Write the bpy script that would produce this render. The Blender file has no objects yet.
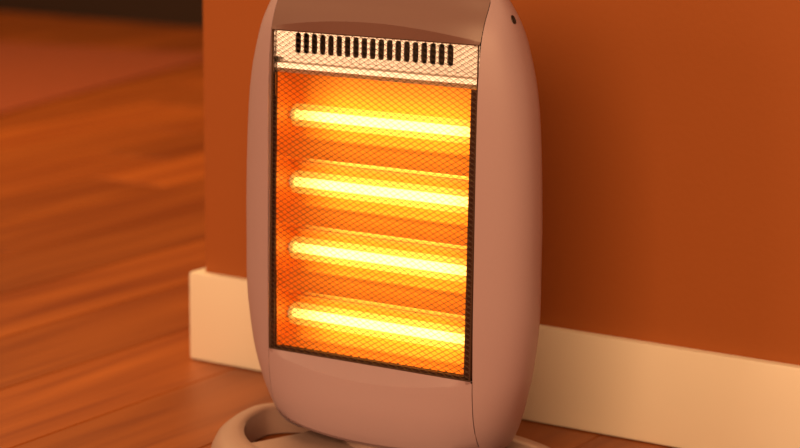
import bpy, bmesh, math, random
from mathutils import Vector, Matrix

random.seed(7)
S = bpy.context.scene
COL = S.collection

# ------------------------------------------------------------------ camera
FPX, IMG_W = 2200.0, 800.0
CAM = Vector((1.45979, -1.87484, 0.63178))
YAW, PITCH, ROLL = math.radians(32.6967), math.radians(11.4039), math.radians(0.4246)
cam_d = bpy.data.cameras.new('camera')
cam = bpy.data.objects.new('camera', cam_d)
COL.objects.link(cam)
fwd = Vector((-math.sin(YAW) * math.cos(PITCH), math.cos(YAW) * math.cos(PITCH), -math.sin(PITCH)))
rgt = Vector((math.cos(YAW), math.sin(YAW), 0))
up = rgt.cross(fwd)
r2 = rgt * math.cos(ROLL) + up * math.sin(ROLL)
u2 = -rgt * math.sin(ROLL) + up * math.cos(ROLL)
R = Matrix((r2, u2, -fwd)).transposed()
cam.matrix_world = Matrix.Translation(CAM) @ R.to_4x4()
cam_d.sensor_width = 36.0
cam_d.lens = FPX / IMG_W * 36.0
cam_d.clip_start, cam_d.clip_end = 0.05, 50
cam_d.dof.use_dof = True
cam_d.dof.focus_distance = 1.93
cam_d.dof.aperture_fstop = 5.0
S.camera = cam

# ------------------------------------------------------------------ world, lights, exposure
S.view_settings.view_transform = 'Standard'
S.view_settings.look = 'None'
S.view_settings.gamma = 1.0
S.view_settings.use_curve_mapping = False
S.view_settings.exposure = 0.0

w = bpy.data.worlds.new('world')
S.world = w
w.use_nodes = True
bg = w.node_tree.nodes['Background']
bg.inputs[0].default_value = (1.0, 0.54, 0.25, 1)
bg.inputs[1].default_value = 0.37


def area(name, loc, target, size, power, col):
    d = bpy.data.lights.new(name, 'AREA')
    d.shape = 'RECTANGLE'
    d.size, d.size_y = size
    d.energy = power
    d.color = col
    o = bpy.data.objects.new(name, d)
    COL.objects.link(o)
    o.location = loc
    o.rotation_euler = (Vector(target) - Vector(loc)).to_track_quat('-Z', 'Y').to_euler()
    return o


area('front_key_light', (1.30, -2.75, 1.40), (1.0, 0.0, 0.25), (1.9, 1.4), 72, (1.0, 0.54, 0.25))  # soft key from the front, its source out of view
area('side_fill_light', (-1.35, -2.9, 0.75), (0.3, -0.2, 0.3), (0.9, 1.4), 19, (1.0, 0.56, 0.30))  # added fill from the left, gives the steel plate its reflection
area('far_floor_fill', (-1.5, 0.7, 2.4), (-1.2, 0.9, 0.0), (1.4, 1.4), 92, (1.0, 0.54, 0.22))  # unseen overhead fill added to brighten the far floor
area('baseboard_fill', (1.7, -0.75, 2.45), (1.5, -0.4, 0.0), (0.6, 0.6), 6, (1.0, 0.54, 0.25))  # small overhead fill added for the baseboard's top edge


# ------------------------------------------------------------------ materials
def new_mat(name):
    m = bpy.data.materials.new(name)
    m.use_nodes = True
    nt = m.node_tree
    return m, nt, nt.nodes['Principled BSDF']


def plain(name, col, rough=0.5, metal=0.0, noise=0.06, scale=60.0, bump=0.0, bscale=400.0, spec=0.5):
    """Base colour with fine procedural variation and optional fine relief."""
    m, nt, b = new_mat(name)
    N, L = nt.nodes, nt.links
    tc = N.new('ShaderNodeTexCoord')
    n = N.new('ShaderNodeTexNoise')
    n.inputs['Scale'].default_value = scale
    n.inputs['Detail'].default_value = 4
    L.new(tc.outputs['Object'], n.inputs['Vector'])
    mix = N.new('ShaderNodeMix')
    mix.data_type = 'RGBA'
    mix.inputs[6].default_value = (*[c * (1 - noise) for c in col], 1)
    mix.inputs[7].default_value = (*[min(1, c * (1 + noise)) for c in col], 1)
    L.new(n.outputs['Fac'], mix.inputs[0])
    L.new(mix.outputs[2], b.inputs['Base Color'])
    b.inputs['Roughness'].default_value = rough
    b.inputs['Metallic'].default_value = metal
    b.inputs['Specular IOR Level'].default_value = spec
    if bump:
        n2 = N.new('ShaderNodeTexNoise')
        n2.inputs['Scale'].default_value = bscale
        L.new(tc.outputs['Object'], n2.inputs['Vector'])
        bp = N.new('ShaderNodeBump')
        bp.inputs['Strength'].default_value = bump
        bp.inputs['Distance'].default_value = 0.002
        L.new(n2.outputs['Fac'], bp.inputs['Height'])
        L.new(bp.outputs['Normal'], b.inputs['Normal'])
    return m


def wood(name):
    m, nt, b = new_mat(name)
    N, L = nt.nodes, nt.links
    tc = N.new('ShaderNodeTexCoord')
    oi = N.new('ShaderNodeObjectInfo')
    off = N.new('ShaderNodeVectorMath')
    off.operation = 'MULTIPLY_ADD'
    comb = N.new('ShaderNodeCombineXYZ')
    L.new(oi.outputs['Random'], comb.inputs[0])
    L.new(oi.outputs['Random'], comb.inputs[1])
    L.new(comb.outputs[0], off.inputs[0])
    off.inputs[1].default_value = (31.0, 17.0, 0.0)
    L.new(tc.outputs['Object'], off.inputs[2])
    mp = N.new('ShaderNodeMapping')
    mp.inputs['Scale'].default_value = (26.0, 1.6, 8.0)
    L.new(off.outputs[0], mp.inputs[0])
    n = N.new('ShaderNodeTexNoise')
    n.inputs['Scale'].default_value = 1.0
    n.inputs['Detail'].default_value = 6
    n.inputs['Distortion'].default_value = 0.8
    L.new(mp.outputs[0], n.inputs['Vector'])
    ramp = N.new('ShaderNodeValToRGB')
    e = ramp.color_ramp.elements
    e[0].position, e[0].color = 0.30, (0.20, 0.046, 0.007, 1)
    e[1].position, e[1].color = 0.72, (0.36, 0.106, 0.017, 1)
    L.new(n.outputs['Fac'], ramp.inputs[0])
    hsv = N.new('ShaderNodeHueSaturation')
    mr = N.new('ShaderNodeMapRange')
    mr.inputs['To Min'].default_value = 0.72
    mr.inputs['To Max'].default_value = 1.14
    L.new(oi.outputs['Random'], mr.inputs[0])
    L.new(mr.outputs[0], hsv.inputs['Value'])
    L.new(ramp.outputs[0], hsv.inputs['Color'])
    L.new(hsv.outputs[0], b.inputs['Base Color'])
    b.inputs['Roughness'].default_value = 0.40
    b.inputs['Specular IOR Level'].default_value = 0.28
    return m


def emitter(name, col, strength):
    """Glowing tube, cooler towards its two ends (object x)."""
    m, nt, b = new_mat(name)
    N, L = nt.nodes, nt.links
    b.inputs['Base Color'].default_value = (0.3, 0.2, 0.1, 1)
    b.inputs['Emission Color'].default_value = (*col, 1)
    tc = N.new('ShaderNodeTexCoord')
    sp = N.new('ShaderNodeSeparateXYZ')
    L.new(tc.outputs['Object'], sp.inputs[0])
    ab = N.new('ShaderNodeMath')
    ab.operation = 'ABSOLUTE'
    L.new(sp.outputs[0], ab.inputs[0])
    mr = N.new('ShaderNodeMapRange')
    mr.interpolation_type = 'SMOOTHSTEP'
    mr.inputs['From Min'].default_value = 0.055
    mr.inputs['From Max'].default_value = 0.104
    mr.inputs['To Min'].default_value = strength
    mr.inputs['To Max'].default_value = strength * 0.25
    L.new(ab.outputs[0], mr.inputs[0])
    L.new(mr.outputs[0], b.inputs['Emission Strength'])
    return m


def halo_glow(name, col, strength, clear):  # see-through emission standing for the soft halo of the tubes
    m, nt, b = new_mat(name)
    N, L = nt.nodes, nt.links
    em = N.new('ShaderNodeEmission')
    em.inputs[0].default_value = (*col, 1)
    tc = N.new('ShaderNodeTexCoord')
    sp = N.new('ShaderNodeSeparateXYZ')
    ab = N.new('ShaderNodeMath')
    ab.operation = 'ABSOLUTE'
    mr = N.new('ShaderNodeMapRange')
    mr.interpolation_type = 'SMOOTHSTEP'
    for nm, val in (('From Min', 0.040), ('From Max', 0.100), ('To Min', strength), ('To Max', strength * 0.45)):
        mr.inputs[nm].default_value = val
    L.new(tc.outputs['Object'], sp.inputs[0])
    L.new(sp.outputs[0], ab.inputs[0])
    L.new(ab.outputs[0], mr.inputs[0])
    L.new(mr.outputs[0], em.inputs[1])
    tr = N.new('ShaderNodeBsdfTransparent')
    mx = N.new('ShaderNodeMixShader')
    mx.inputs[0].default_value = 1 - clear
    L.new(tr.outputs[0], mx.inputs[1])
    L.new(em.outputs[0], mx.inputs[2])
    L.new(mx.outputs[0], N['Material Output'].inputs['Surface'])
    N.remove(b)
    return m


M = dict(
    halo=halo_glow('halo_glow', (1.0, 0.48, 0.05), 3.6, 0.68),
    wall=plain('painted_wall', (0.345, 0.095, 0.013), 0.75, noise=0.05, scale=3, bump=0.10, bscale=180),
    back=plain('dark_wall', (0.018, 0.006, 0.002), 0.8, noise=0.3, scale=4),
    board=plain('cream_paint', (0.86, 0.81, 0.70), 0.30, noise=0.02, scale=8),
    wood=wood('floor_wood'),
    sub=plain('subfloor', (0.05, 0.02, 0.008), 0.9),
    rug=plain('rug_pile', (0.22, 0.044, 0.008), 0.95, noise=0.35, scale=130, bump=0.6, bscale=600),
    shell=plain('silver_plastic', (0.385, 0.272, 0.315), 0.45, noise=0.02, scale=500),
    top=plain('taupe_plastic', (0.20, 0.118, 0.11), 0.36, noise=0.02, scale=500),
    basep=plain('base_plastic', (0.34, 0.235, 0.215), 0.5, noise=0.02, scale=500),
    dark=plain('dark_metal', (0.010, 0.004, 0.002), 0.5, noise=0.2),
    frame=plain('frame_metal', (0.05, 0.018, 0.010), 0.45, metal=0.7, noise=0.2),
    wire=plain('wire_metal', (0.085, 0.042, 0.025), 0.45, metal=0.4, noise=0.1),
    plate=plain('bright_steel', (0.98, 0.95, 0.92), 0.28, metal=0.78, noise=0.03),
    refl=plain('glow_tinted_reflector', (0.77, 0.29, 0.030), 0.40, metal=0.45, noise=0.04, scale=40),  # orange put into the metal colour to redden the tube glow
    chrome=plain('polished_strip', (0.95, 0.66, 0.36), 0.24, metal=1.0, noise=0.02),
    ceramic=plain('ceramic', (0.75, 0.6, 0.45), 0.6),
    glow=emitter('glowing_tube', (1.0, 0.44, 0.085), 12.0),
)


# ------------------------------------------------------------------ helpers
def mesh_obj(name, verts, faces, mat, parent=None, smooth=False, bevel=0.0, recalc=True, angle=None):
    me = bpy.data.meshes.new(name)
    me.from_pydata([tuple(v) for v in verts], [], faces)
    bm = bmesh.new()
    bm.from_mesh(me)
    bmesh.ops.remove_doubles(bm, verts=bm.verts, dist=1e-6)
    if recalc:
        bmesh.ops.recalc_face_normals(bm, faces=bm.faces)
    if bevel:
        ed = [e for e in bm.edges if len(e.link_faces) == 2 and e.calc_face_angle(0) > 0.6]
        bmesh.ops.bevel(bm, geom=ed, offset=bevel, segments=2, affect='EDGES', profile=0.6)
    bm.to_mesh(me)
    bm.free()
    me.materials.append(mat)
    if smooth:
        for p in me.polygons:
            p.use_smooth = True
        if angle:
            me.set_sharp_from_angle(angle=math.radians(angle))
    o = bpy.data.objects.new(name, me)
    COL.objects.link(o)
    if parent:
        o.parent = parent
    return o


def box(x0, x1, y0, y1, z0, z1):
    v = [(x, y, z) for x in (x0, x1) for y in (y0, y1) for z in (z0, z1)]
    f = [(0, 1, 3, 2), (4, 6, 7, 5), (0, 4, 5, 1), (2, 3, 7, 6), (0, 2, 6, 4), (1, 5, 7, 3)]
    return v, f


def merge(*parts):
    V, F = [], []
    for v, f in parts:
        o = len(V)
        V += v
        F += [tuple(i + o for i in q) for q in f]
    return V, F


def prism(poly, z0, z1):
    n = len(poly)
    v = [(x, y, z0) for x, y in poly] + [(x, y, z1) for x, y in poly]
    f = [tuple(range(n))[::-1], tuple(range(n, 2 * n))]
    f += [(i, (i + 1) % n, n + (i + 1) % n, n + i) for i in range(n)]
    return v, f


def grid(rows, close=False):
    """rows: list of equal-length point lists"""
    n = len(rows[0])
    v = [p for r in rows for p in r]
    f = []
    for i in range(len(rows) - 1):
        for j in range(n - 1 + (1 if close else 0)):
            a, b = i * n + j, i * n + (j + 1) % n
            f.append((a, b, b + n, a + n))
    return v, f


def cyl(p0, p1, r, n=16):
    p0, p1 = Vector(p0), Vector(p1)
    d = (p1 - p0).normalized()
    a = d.orthogonal().normalized()
    b = d.cross(a)
    v = []
    for c in (p0, p1):
        v += [c + (a * math.cos(t) + b * math.sin(t)) * r for t in (2 * math.pi * k / n for k in range(n))]
    f = [tuple(range(n))[::-1], tuple(range(n, 2 * n))]
    f += [(i, (i + 1) % n, n + (i + 1) % n, n + i) for i in range(n)]
    return v, f


def tag(o, label=None, cat=None, group=None, kind=None):
    for k, val in (('label', label), ('category', cat), ('group', group), ('kind', kind)):
        if val:
            o[k] = val
    return o


# ------------------------------------------------------------------ the setting
T_BB, H_BB = 0.0115, 0.10
X0, X1, Y0, YB = -5.2, 2.6, -2.6, 2.62      # room extents, back wall at YB

v, f = merge(box(X0, X1, Y0, YB + 0.12, -0.06, -0.014))
floor = tag(mesh_obj('floor', v, f, M['sub']), 'polished orange-brown wooden plank floor', 'floor', kind='structure')

PW, PL = 0.15, 1.45
# one shared plank mesh per length; boards run along y (away from the cream baseboard)
plank_cache = {}


def plank_mesh(L):
    key = round(L, 3)
    if key not in plank_cache:
        v, f = box(-PW / 2 + 0.0006, PW / 2 - 0.0006, -L / 2 + 0.0006, L / 2 - 0.0006, -0.0138, 0.0)
        me = bpy.data.meshes.new('plank')
        me.from_pydata(v, [], f)
        bm = bmesh.new()
        bm.from_mesh(me)
        bmesh.ops.recalc_face_normals(bm, faces=bm.faces)
        ed = [e for e in bm.edges if all(vv.co.z > -0.001 for vv in e.verts)]
        bmesh.ops.bevel(bm, geom=ed, offset=0.0012, segments=1, affect='EDGES')
        bm.to_mesh(me)
        bm.free()
        me.materials.append(M['wood'])
        plank_cache[key] = me
    return plank_cache[key]


nrow = int((X1 - X0) / PW)
for i in range(nrow):
    cx = X0 + PW * (i + 0.5)
    y = Y0
    yend = YB if cx < -0.02 else 0.0
    first = [PL, 0.95, 0.5, 1.2, 0.7][(i * 3) % 5]
    while y < yend - 0.02:
        L = first if y == Y0 else PL
        if y + L > yend - 0.15:
            L = yend - y
        o = bpy.data.objects.new('plank', plank_mesh(L))
        COL.objects.link(o)
        o.parent = floor
        o.location = (cx, y + L / 2, 0)
        y += L

# projecting corner of wall, its end turning away at x = 0
v, f = box(0.0024, X1, 0, YB, 0.0, 2.5)
tag(mesh_obj('wall_right', v, f, M['wall']), 'orange-brown painted wall with its corner behind the heater', 'wall', kind='structure')
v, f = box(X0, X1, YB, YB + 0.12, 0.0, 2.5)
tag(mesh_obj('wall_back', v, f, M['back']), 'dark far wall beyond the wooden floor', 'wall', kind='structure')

# baseboard wraps the corner: L shape, rounded top edge
poly = [(-0.013, -T_BB), (X1, -T_BB), (X1, 0.001), (0.0034, 0.001), (0.0034, YB), (-0.013, YB)]
v, f = prism(poly, 0.0005, H_BB)
me_bb = mesh_obj('baseboard_right', v, f, M['board'], bevel=0.0042, smooth=True, angle=35)
tag(me_bb, 'cream painted baseboard wrapping the wall corner', 'baseboard', kind='structure')

# ------------------------------------------------------------------ rug in the blurred distance
rug = bpy.data.objects.new('rug', None)
COL.objects.link(rug)
rug.location = (-1.36, 0.90, 0.0)
rug.rotation_euler = (0, 0, math.radians(12))
tag(rug, 'reddish brown rug lying on the floor in the blurred distance', 'rug')
v, f = box(-1.7, 0.0, 0.0, 1.30, 0.0008, 0.0045)
mesh_obj('pile', v, f, M['rug'], rug, bevel=0.0012)
for yy in ((-0.018, 0.0), (1.30, 1.318)):
    v, f = box(-1.7, 0.0, yy[0], yy[1], 0.0008, 0.0042)
    mesh_obj('binding', v, f, M['rug'], rug, bevel=0.001)

# ------------------------------------------------------------------ the heater
heater = bpy.data.objects.new('halogen_heater', None)
COL.objects.link(heater)
heater.location = (0.38751, -0.255, 0.0)
heater.rotation_euler = (0, 0, math.radians(1.1056))
tag(heater, 'silver-grey electric halogen heater with four glowing tubes behind wire mesh, standing before the wall', 'heater')

P = 2.6
TABLE = [  # z, half width, half depth, centre depth
    (0.028, 0.101, 0.044, 0.047), (0.034, 0.113, 0.052, 0.046), (0.045, 0.1215, 0.0555, 0.044),
    (0.066, 0.1315, 0.055, 0.040), (0.090, 0.140, 0.051, 0.0365), (0.112, 0.146, 0.048, 0.035),
    (0.160, 0.1525, 0.046, 0.034), (0.210, 0.153, 0.0455, 0.034), (0.255, 0.153, 0.045, 0.034),
    (0.330, 0.150, 0.0445, 0.034), (0.370, 0.1455, 0.044, 0.034), (0.409, 0.136, 0.041, 0.034),
    (0.425, 0.130, 0.036, 0.034), (0.438, 0.1235, 0.0285, 0.034), (0.450, 0.115, 0.023, 0.034),
    (0.460, 0.104, 0.016, 0.034), (0.466, 0.092, 0.009, 0.034)]
SEAM = 0.1095


def sec(z):
    n = len(TABLE)
    i = 0
    while i < n - 2 and z > TABLE[i + 1][0]:
        i += 1
    z0, z1 = TABLE[i][0], TABLE[i + 1][0]
    t = min(1, max(0, (z - z0) / (z1 - z0)))
    out = []
    for k in (1, 2, 3):           # Hermite with finite-difference tangents
        def slope(j):
            if j == 0:
                return (TABLE[1][k] - TABLE[0][k]) / (TABLE[1][0] - TABLE[0][0])
            if j == n - 1:
                return (TABLE[-1][k] - TABLE[-2][k]) / (TABLE[-1][0] - TABLE[-2][0])
            return (TABLE[j + 1][k] - TABLE[j - 1][k]) / (TABLE[j + 1][0] - TABLE[j - 1][0])
        h = z1 - z0
        a, b, m0, m1 = TABLE[i][k], TABLE[i + 1][k], slope(i) * h, slope(i + 1) * h
        out.append((2 * t**3 - 3 * t**2 + 1) * a + (t**3 - 2 * t**2 + t) * m0 + (-2 * t**3 + 3 * t**2) * b + (t**3 - t**2) * m1)
    return out


def seam_x(z):
    return min(SEAM, 0.93 * sec(z)[0])


def depth(x, z, side=-1):
    A, B, c = sec(z)
    q = max(0.0, 1 - (abs(x) / A) ** P)
    return c + side * B * q ** (1 / P)


def lean(z):                       # grille pack leans back slightly
    return (z - 0.26) * 0.0253


def shell_rows(sx):
    zs = [0.028, 0.031, 0.034, 0.037, 0.040, 0.045, 0.052, 0.06, 0.07, 0.08, 0.09, 0.10, 0.112] + \
         [0.112 + (0.37 - 0.112) * k / 14 for k in range(1, 15)] + \
         [0.38, 0.39, 0.40, 0.409, 0.417, 0.425, 0.432, 0.438, 0.444, 0.45, 0.455, 0.46, 0.4635, 0.466]
    rows = []
    NT = 30
    for z in zs:
        A, B, c = sec(z)
        x0 = seam_x(z) + 0.0003
        th0 = math.acos(min(1, (x0 / A) ** (P / 2)))
        th1 = -math.acos(min(1, (0.80 * x0 / A) ** (P / 2)))
        yf = c - B * math.sin(th0) ** (2 / P)
        row = [(sx * (x0 - 0.0003), yf + 0.016, z), (sx * x0, yf + 0.0012, z)]
        for k in range(NT + 1):
            th = th0 + (th1 - th0) * k / NT
            x = A * abs(math.cos(th)) ** (2 / P)
            y = c - math.copysign(B * abs(math.sin(th)) ** (2 / P), th)
            if k == 0:
                x += 0.0003
            row.append((sx * x, y, z))
        rows.append(row)
    # close the two ends towards the inside
    def inset(row, dz):
        return [(p[0] * 0.90, 0.034 + (p[1] - 0.034) * 0.55, p[2] + dz) for p in row]
    return [inset(rows[0], -0.001)] + rows + [inset(rows[-1], 0.001)]


for sx in (-1, 1):
    v, f = grid(shell_rows(sx))
    sh = mesh_obj('side_shell', v, f, M['shell'], heater, smooth=True, angle=50)
    if sx == 1:
        shell_r = sh

# small screw recess high on the right shell
z0, th_ = 0.4295, 0.078
A_, B_, c_ = sec(z0)
px_ = A_ * math.cos(th_) ** (2 / P)
py_ = c_ - B_ * math.sin(th_) ** (2 / P)
nrm = Vector(((px_ / A_) ** (P - 1) / A_, -((c_ - py_) / B_) ** (P - 1) / B_, 4.0)).normalized()
ux = Vector((0, 0, 1)).cross(nrm).normalized()
uz = nrm.cross(ux)
ctr = Vector((px_, py_, z0))
rows = []
for r_, d_ in ((1.25, -0.0008), (1.2, 0.0006), (1.0, 0.0007), (0.9, 0.0002), (0.05, 0.0001)):
    rows.append([ctr + nrm * d_ + ux * (0.0020 * r_ * math.cos(2 * math.pi * k / 20)) + uz * (0.0034 * r_ * math.sin(2 * math.pi * k / 20)) for k in range(20)])
v, f = grid(rows, close=True)
mesh_obj('screw_recess', v, f, M['dark'], shell_r, smooth=True)

# back panel
rows = []
for k in range(40):
    z = 0.031 + (0.4655 - 0.031) * k / 39
    xs = 0.80 * seam_x(z) + 0.001
    rows.append([(xs * u, depth(xs * u, z, 1) - 0.0006, z) for u in (-1 + 2 * j / 16 for j in range(17))])
v, f = grid(rows)
mesh_obj('back_panel', v, f, M['shell'], heater, smooth=True)

Z_TOP, Z_BOT = 0.4088, 0.1098       # mesh opening
NU = 40
US = [-1 + 2 * j / NU for j in range(NU + 1)]

# lower front panel: ledge under the mesh, arc edge, bulged front, curved lower edge, underside
rows = []
rows.append([(u * SEAM, lean(Z_BOT) + 0.010, Z_BOT) for u in US])
rows.append([(u * SEAM, lean(Z_BOT) - 0.0012, Z_BOT) for u in US])
for t in (0.33, 0.66, 0.92, 1.0):
    r = []
    for u in US:
        x = u * SEAM
        za = 0.1078 - 0.0125 * (1 - u * u)
        z = Z_BOT + (za - Z_BOT) * t
        ya = depth(x, za)
        r.append((x, (lean(Z_BOT) - 0.0012) * (1 - t) + ya * t, z))
    rows.append(r)
for k in range(1, 15):
    t = k / 14
    r = []
    for u in US:
        za = 0.1078 - 0.0125 * (1 - u * u)
        zb = 0.0325 + 0.0105 * u * u
        z = za + (zb - za) * t
        if k == 1:
            z = za - 0.0016
        x = u * seam_x(z)
        y = depth(x, z)
        if k == 14:
            y += 0.0025
        r.append((x, y, z))
    rows.append(r)
rows.append([(p[0], p[1] + 0.035, p[2] + 0.002) for p in rows[-1]])
v, f = grid(rows)
tag(mesh_obj('lower_panel', v, f, M['shell'], heater, smooth=True, angle=22), 'plain bulging lower front panel')

# top cover: shadowed ledge above the mesh, arc edge, top rolling back
rows = []
rows.append([(u * SEAM, lean(Z_TOP) + 0.012, Z_TOP) for u in US])
rows.append([(u * SEAM, lean(Z_TOP) - 0.0012, Z_TOP) for u in US])
for t in (0.4, 0.8, 1.0):
    r = []
    for u in US:
        za = 0.4112 + 0.0105 * (1 - u * u)
        x = u * seam_x(za)
        r.append((x, (lean(Z_TOP) - 0.0012) * (1 - t) + depth(x, za) * t, Z_TOP + (za - Z_TOP) * t))
    rows.append(r)
for k in range(1, 15):
    t = k / 14
    r = []
    for u in US:
        za = 0.4112 + 0.0105 * (1 - u * u)
        z = za + (0.466 - za) * t
        if k == 1:
            z = za + 0.0012
        x = u * seam_x(z)
        r.append((x, depth(x, z), z))
    rows.append(r)
for s in (0.3, 0.7, 1.0):
    rows.append([(p[0], p[1] + s * (depth(p[0], 0.466, 1) - p[1]), 0.466 + 0.0012 * math.sin(math.pi * s)) for p in rows[-1 if s == 0.3 else -1]])
v, f = grid(rows)
tag(mesh_obj('top_cover', v, f, M['top'], heater, smooth=True, angle=22), 'darker taupe curved top cover')

# ---- inside: dark housing behind everything
v, f = merge(box(-0.1085, 0.1085, 0.0595, 0.0615, 0.104, 0.412),
             box(-0.1092, -0.1080, 0.008, 0.060, 0.104, 0.412), box(0.1080, 0.1092, 0.008, 0.060, 0.104, 0.412),
             box(-0.1085, 0.1085, 0.012, 0.060, 0.412, 0.4132), box(-0.1085, 0.1085, 0.006, 0.060, 0.1030, 0.1042))
mesh_obj('housing', v, f, M['dark'], heater)

# dark frame around the reflector opening
XO = 0.1088
ZP = 0.3690                         # lower edge of the slotted plate
fr = []
for sx in (-1, 1):
    a, b = sorted((sx * XO, sx * (0.1000 if sx > 0 else 0.1052)))
    fr.append(([(x, y + lean(z), z) for x in (a, b) for y in (0.0030, 0.0048) for z in (Z_BOT, ZP)], box(0, 1, 0, 1, 0, 1)[1]))
fr.append(([(x, y + lean(z), z) for x in (-XO, XO) for y in (0.0030, 0.0048) for z in (Z_BOT, Z_BOT + 0.0030)], box(0, 1, 0, 1, 0, 1)[1]))
v, f = merge(*fr)
mesh_obj('inner_frame', v, f, M['frame'], heater)

# slotted plate: 19 round-ended openings with real thickness, then a folded lower strip
NS, PITCH_S, SW, SH, ZS = 19, 0.00890, 0.0061, 0.0185, 0.3974
ya = 0.0026
V, F = [], []


def plate_cell(x0, x1, z0, z1, hole):
    """rectangle with a stadium opening, both faces' ring plus the opening's wall"""
    cx, cz, hw, hh = hole
    n = 32
    inner, outer = [], []
    for k in range(n):
        t = 2 * math.pi * (k + 0.5) / n
        c, s = math.cos(t), math.sin(t)
        rr = hw * 0.75
        q = 6.0
        d = (abs(c / hw) ** q + abs(s / hh) ** q) ** (-1 / q)
        inner.append((cx + c * d, cz + s * d))
        sx_ = (x1 - cx) if c > 0 else (cx - x0)
        sz_ = (z1 - cz) if s > 0 else (cz - z0)
        d2 = min(sx_ / abs(c), sz_ / abs(s))
        outer.append((cx + c * d2, cz + s * d2))
    base = len(V)
    for ring, dy in ((outer, 0), (inner, 0), (inner, 0.0016)):
        V.extend([(x, ya + dy + lean(z), z) for x, z in ring])
    for k in range(n):
        k2 = (k + 1) % n
        F.append((base + k, base + k2, base + n + k2, base + n + k))
        F.append((base + n + k, base + n + k2, base + 2 * n + k2, base + 2 * n + k))
    for (cxn, czn) in ((x0, z0), (x1, z0), (x1, z1), (x0, z1)):     # fill the corner triangles
        best = sorted(range(n), key=lambda k: (outer[k][0] - cxn) ** 2 + (outer[k][1] - czn) ** 2)[:2]
        b2 = len(V)
        V.append((cxn, ya + lean(czn), czn))
        F.append((base + best[0], base + best[1], b2))


zl, zh = 0.3835, Z_TOP + 0.001
xl = -(NS - 1) / 2 * PITCH_S - 0.0015
for k in range(NS):
    cx = xl + k * PITCH_S
    plate_cell(cx - PITCH_S / 2, cx + PITCH_S / 2, zl, zh, (cx, ZS, SW / 2, SH / 2))
xe = xl - PITCH_S / 2
for a, b in ((-0.1078, xe), (xe + NS * PITCH_S, 0.1078)):
    o_ = len(V)
    V += [(a, ya + lean(zl), zl), (b, ya + lean(zl), zl), (b, ya + lean(zh), zh), (a, ya + lean(zh), zh)]
    F.append((o_, o_ + 1, o_ + 2, o_ + 3))
prof = [(ya, zl), (ya + 0.006, zl - 0.0012), (ya + 0.006, zl - 0.0042), (ya + 0.001, zl - 0.0056), (ya + 0.0005, zl - 0.0100), (ya + 0.0040, ZP)]
vv, ff = grid([[(x, y + lean(z), z) for x in (-0.1078, 0.1078)] for y, z in prof])
V, F = merge((V, F), (vv, ff))
tag(mesh_obj('slotted_plate', V, F, M['plate'], heater, recalc=False), 'bright steel plate with a row of dark vent slots')

# ---- reflector: four troughs
ZT = [0.3265, 0.2635, 0.2010, 0.1380]
edges_z = [ZP] + [ZT[i + 1] + 0.0255 for i in range(3)] + [Z_BOT + 0.0005]
D0, D1 = 0.016, 0.0435
prof = []
for i in range(4):
    a, b = edges_z[i], edges_z[i + 1]
    for k in range(41):
        z = a + (b - a) * k / 40
        sd = (ZT[i] - z) / ((ZT[i] - b) if z < ZT[i] else (a - ZT[i]))
        y = D1 - (D1 - D0) * abs(sd) ** 1.7
        for zr, hr in ((ZT[i] - 0.0215, 0.0012),):     # ridges added so tube light shows as thin lines
            y -= hr * max(0.0, 1 - abs(z - zr) / 0.0026)
        prof.append((y, z))
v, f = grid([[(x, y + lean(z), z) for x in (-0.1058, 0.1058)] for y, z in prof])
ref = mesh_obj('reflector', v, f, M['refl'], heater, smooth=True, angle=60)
for sx in (-1, 1):
    v, f = box(sx * 0.1060 - 0.0003, sx * 0.1060 + 0.0003, 0.0052, 0.054, Z_BOT, ZP)
    mesh_obj('end_plate', v, f, M['refl'], ref)

for z in ZT:
    y = 0.0320 + lean(z)
    v, f = cyl((-0.1020, y, z), (0.1020, y, z), 0.0044, 20)
    tube = mesh_obj('heating_tube', v, f, M['glow'], heater, smooth=True, angle=50)
    v, f = cyl((-0.1018, y, z), (0.1018, y, z), 0.0105, 24)
    mesh_obj('halo_sleeve', v, f[2:], M['halo'], tube, smooth=True)  # added glowing sleeve that imitates the halo around the tube
    if z != ZT[0]:                 # added strip, angled to mirror the tube above as a bright line
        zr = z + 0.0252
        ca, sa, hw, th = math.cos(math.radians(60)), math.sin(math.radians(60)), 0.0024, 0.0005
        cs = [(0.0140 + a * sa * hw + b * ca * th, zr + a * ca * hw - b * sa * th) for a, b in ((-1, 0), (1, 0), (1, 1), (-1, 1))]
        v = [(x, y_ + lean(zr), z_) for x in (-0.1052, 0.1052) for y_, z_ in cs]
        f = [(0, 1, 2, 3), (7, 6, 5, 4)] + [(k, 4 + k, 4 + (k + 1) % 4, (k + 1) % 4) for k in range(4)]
        mesh_obj('glint_strip', v, f, M['chrome'], ref)
    for sx in (-1, 1):
        v, f = cyl((sx * 0.1020, y, z), (sx * 0.1057, y, z), 0.0062, 16)
        mesh_obj('ceramic_cap', v, f, M['ceramic'], tube, smooth=True, angle=50)

# ---- wire mesh guard: two families of crossing wires, clipped to the opening
WX, WZ0, WZ1 = 0.1080, Z_BOT + 0.0006, Z_TOP - 0.0004
DW, DH, RW = 0.0084, 0.0049, 0.00026
parts = []
slope = DH / DW
for fam, sg in enumerate((1, -1)):
    n0 = int((2 * WX * slope + (WZ1 - WZ0)) / DH) + 2
    for k in range(-1, n0):
        # z = zc + sg*slope*x , zc spaced by DH
        zc = WZ0 - WX * slope + k * DH
        xa, xb = -WX, WX
        xs = sorted(((WZ0 - zc) / (sg * slope), (WZ1 - zc) / (sg * slope)))
        xa, xb = max(xa, xs[0]), min(xb, xs[1])
        if xb - xa < 0.002:
            continue
        off = 0.0003 * sg
        p0 = (xa, off + lean(zc + sg * slope * xa), zc + sg * slope * xa)
        p1 = (xb, off + lean(zc + sg * slope * xb), zc + sg * slope * xb)
        parts.append(cyl(p0, p1, RW, 5))
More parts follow.
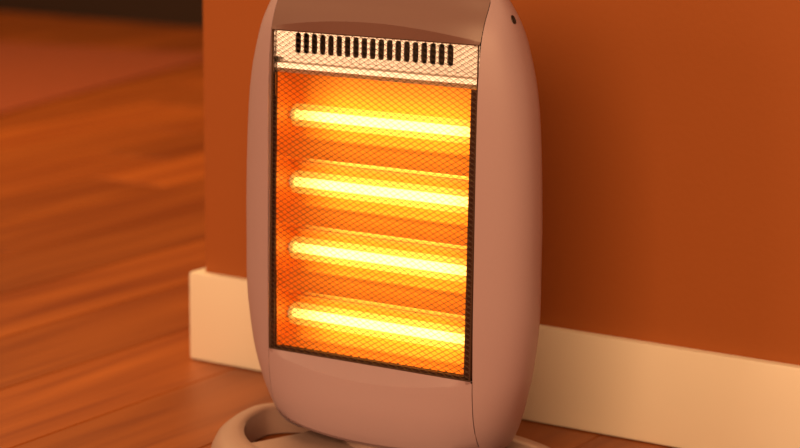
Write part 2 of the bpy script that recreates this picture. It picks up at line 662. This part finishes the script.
# border wire
c4 = [(-WX, WZ0), (WX, WZ0), (WX, WZ1), (-WX, WZ1)]
for i in range(4):
    a, b = c4[i], c4[(i + 1) % 4]
    parts.append(cyl((a[0], lean(a[1]), a[1]), (b[0], lean(b[1]), b[1]), 0.0008, 6))
v, f = merge(*parts)
tag(mesh_obj('wire_mesh', v, f, M['wire'], heater, recalc=False), 'diamond wire mesh guard', kind='stuff')

# ---- base: egg-shaped ring, waisted centre plate, swivel neck
BC = 0.055
BZ = 0.030


def egg(t, a, bb, bf):
    x, y = a * math.cos(t), math.sin(t)
    return x, BC + (bb if y > 0 else bf) * y


rows = []
sect = [(0.0, 0.0015), (0.0, BZ - 0.003), (0.10, BZ - 0.0008), (0.22, BZ), (0.62, BZ - 0.001), (0.82, BZ - 0.005), (0.95, BZ - 0.013), (1.0, BZ - 0.022), (1.0, 0.0015)]
NB = 96
for k in range(NB):
    t = 2 * math.pi * k / NB
    xi, yi = egg(t, 0.1555, 0.052, 0.127)
    xo, yo = egg(t, 0.1785, 0.077, 0.180)
    rows.append([(xi + (xo - xi) * s, yi + (yo - yi) * s, z) for s, z in sect])
rows.append(rows[0])
v, f = grid(rows, close=True)
mesh_obj('base_ring', v, f, M['basep'], heater, smooth=True, angle=50)

half = [(0.118, -0.046), (0.106, -0.028), (0.097, -0.006), (0.086, 0.024), (0.077, 0.055), (0.071, 0.085), (0.068, 0.112)]
frontp = [egg(math.pi + math.acos(0.116 / 0.166) + (math.pi - 2 * math.acos(0.116 / 0.166)) * k / 14, 0.166, 0.07, 0.150) for k in range(15)]
poly = [(-x, y) for x, y in half][::-1] + frontp + half
v, f = prism(poly, 0.0015, 0.0255)
mesh_obj('base_plate', v, f, M['basep'], heater, bevel=0.002, smooth=True, angle=40)

rows = []
for r_, z in ((0.042, 0.024), (0.053, 0.0255), (0.053, 0.0310), (0.050, 0.0330), (0.038, 0.0345), (0.034, 0.050)):
    rows.append([(r_ * math.cos(2 * math.pi * k / 40), BC + r_ * math.sin(2 * math.pi * k / 40), z) for k in range(40)])
v, f = grid(rows, close=True)
mesh_obj('swivel_neck', v, f, M['basep'], heater, smooth=True, angle=40)
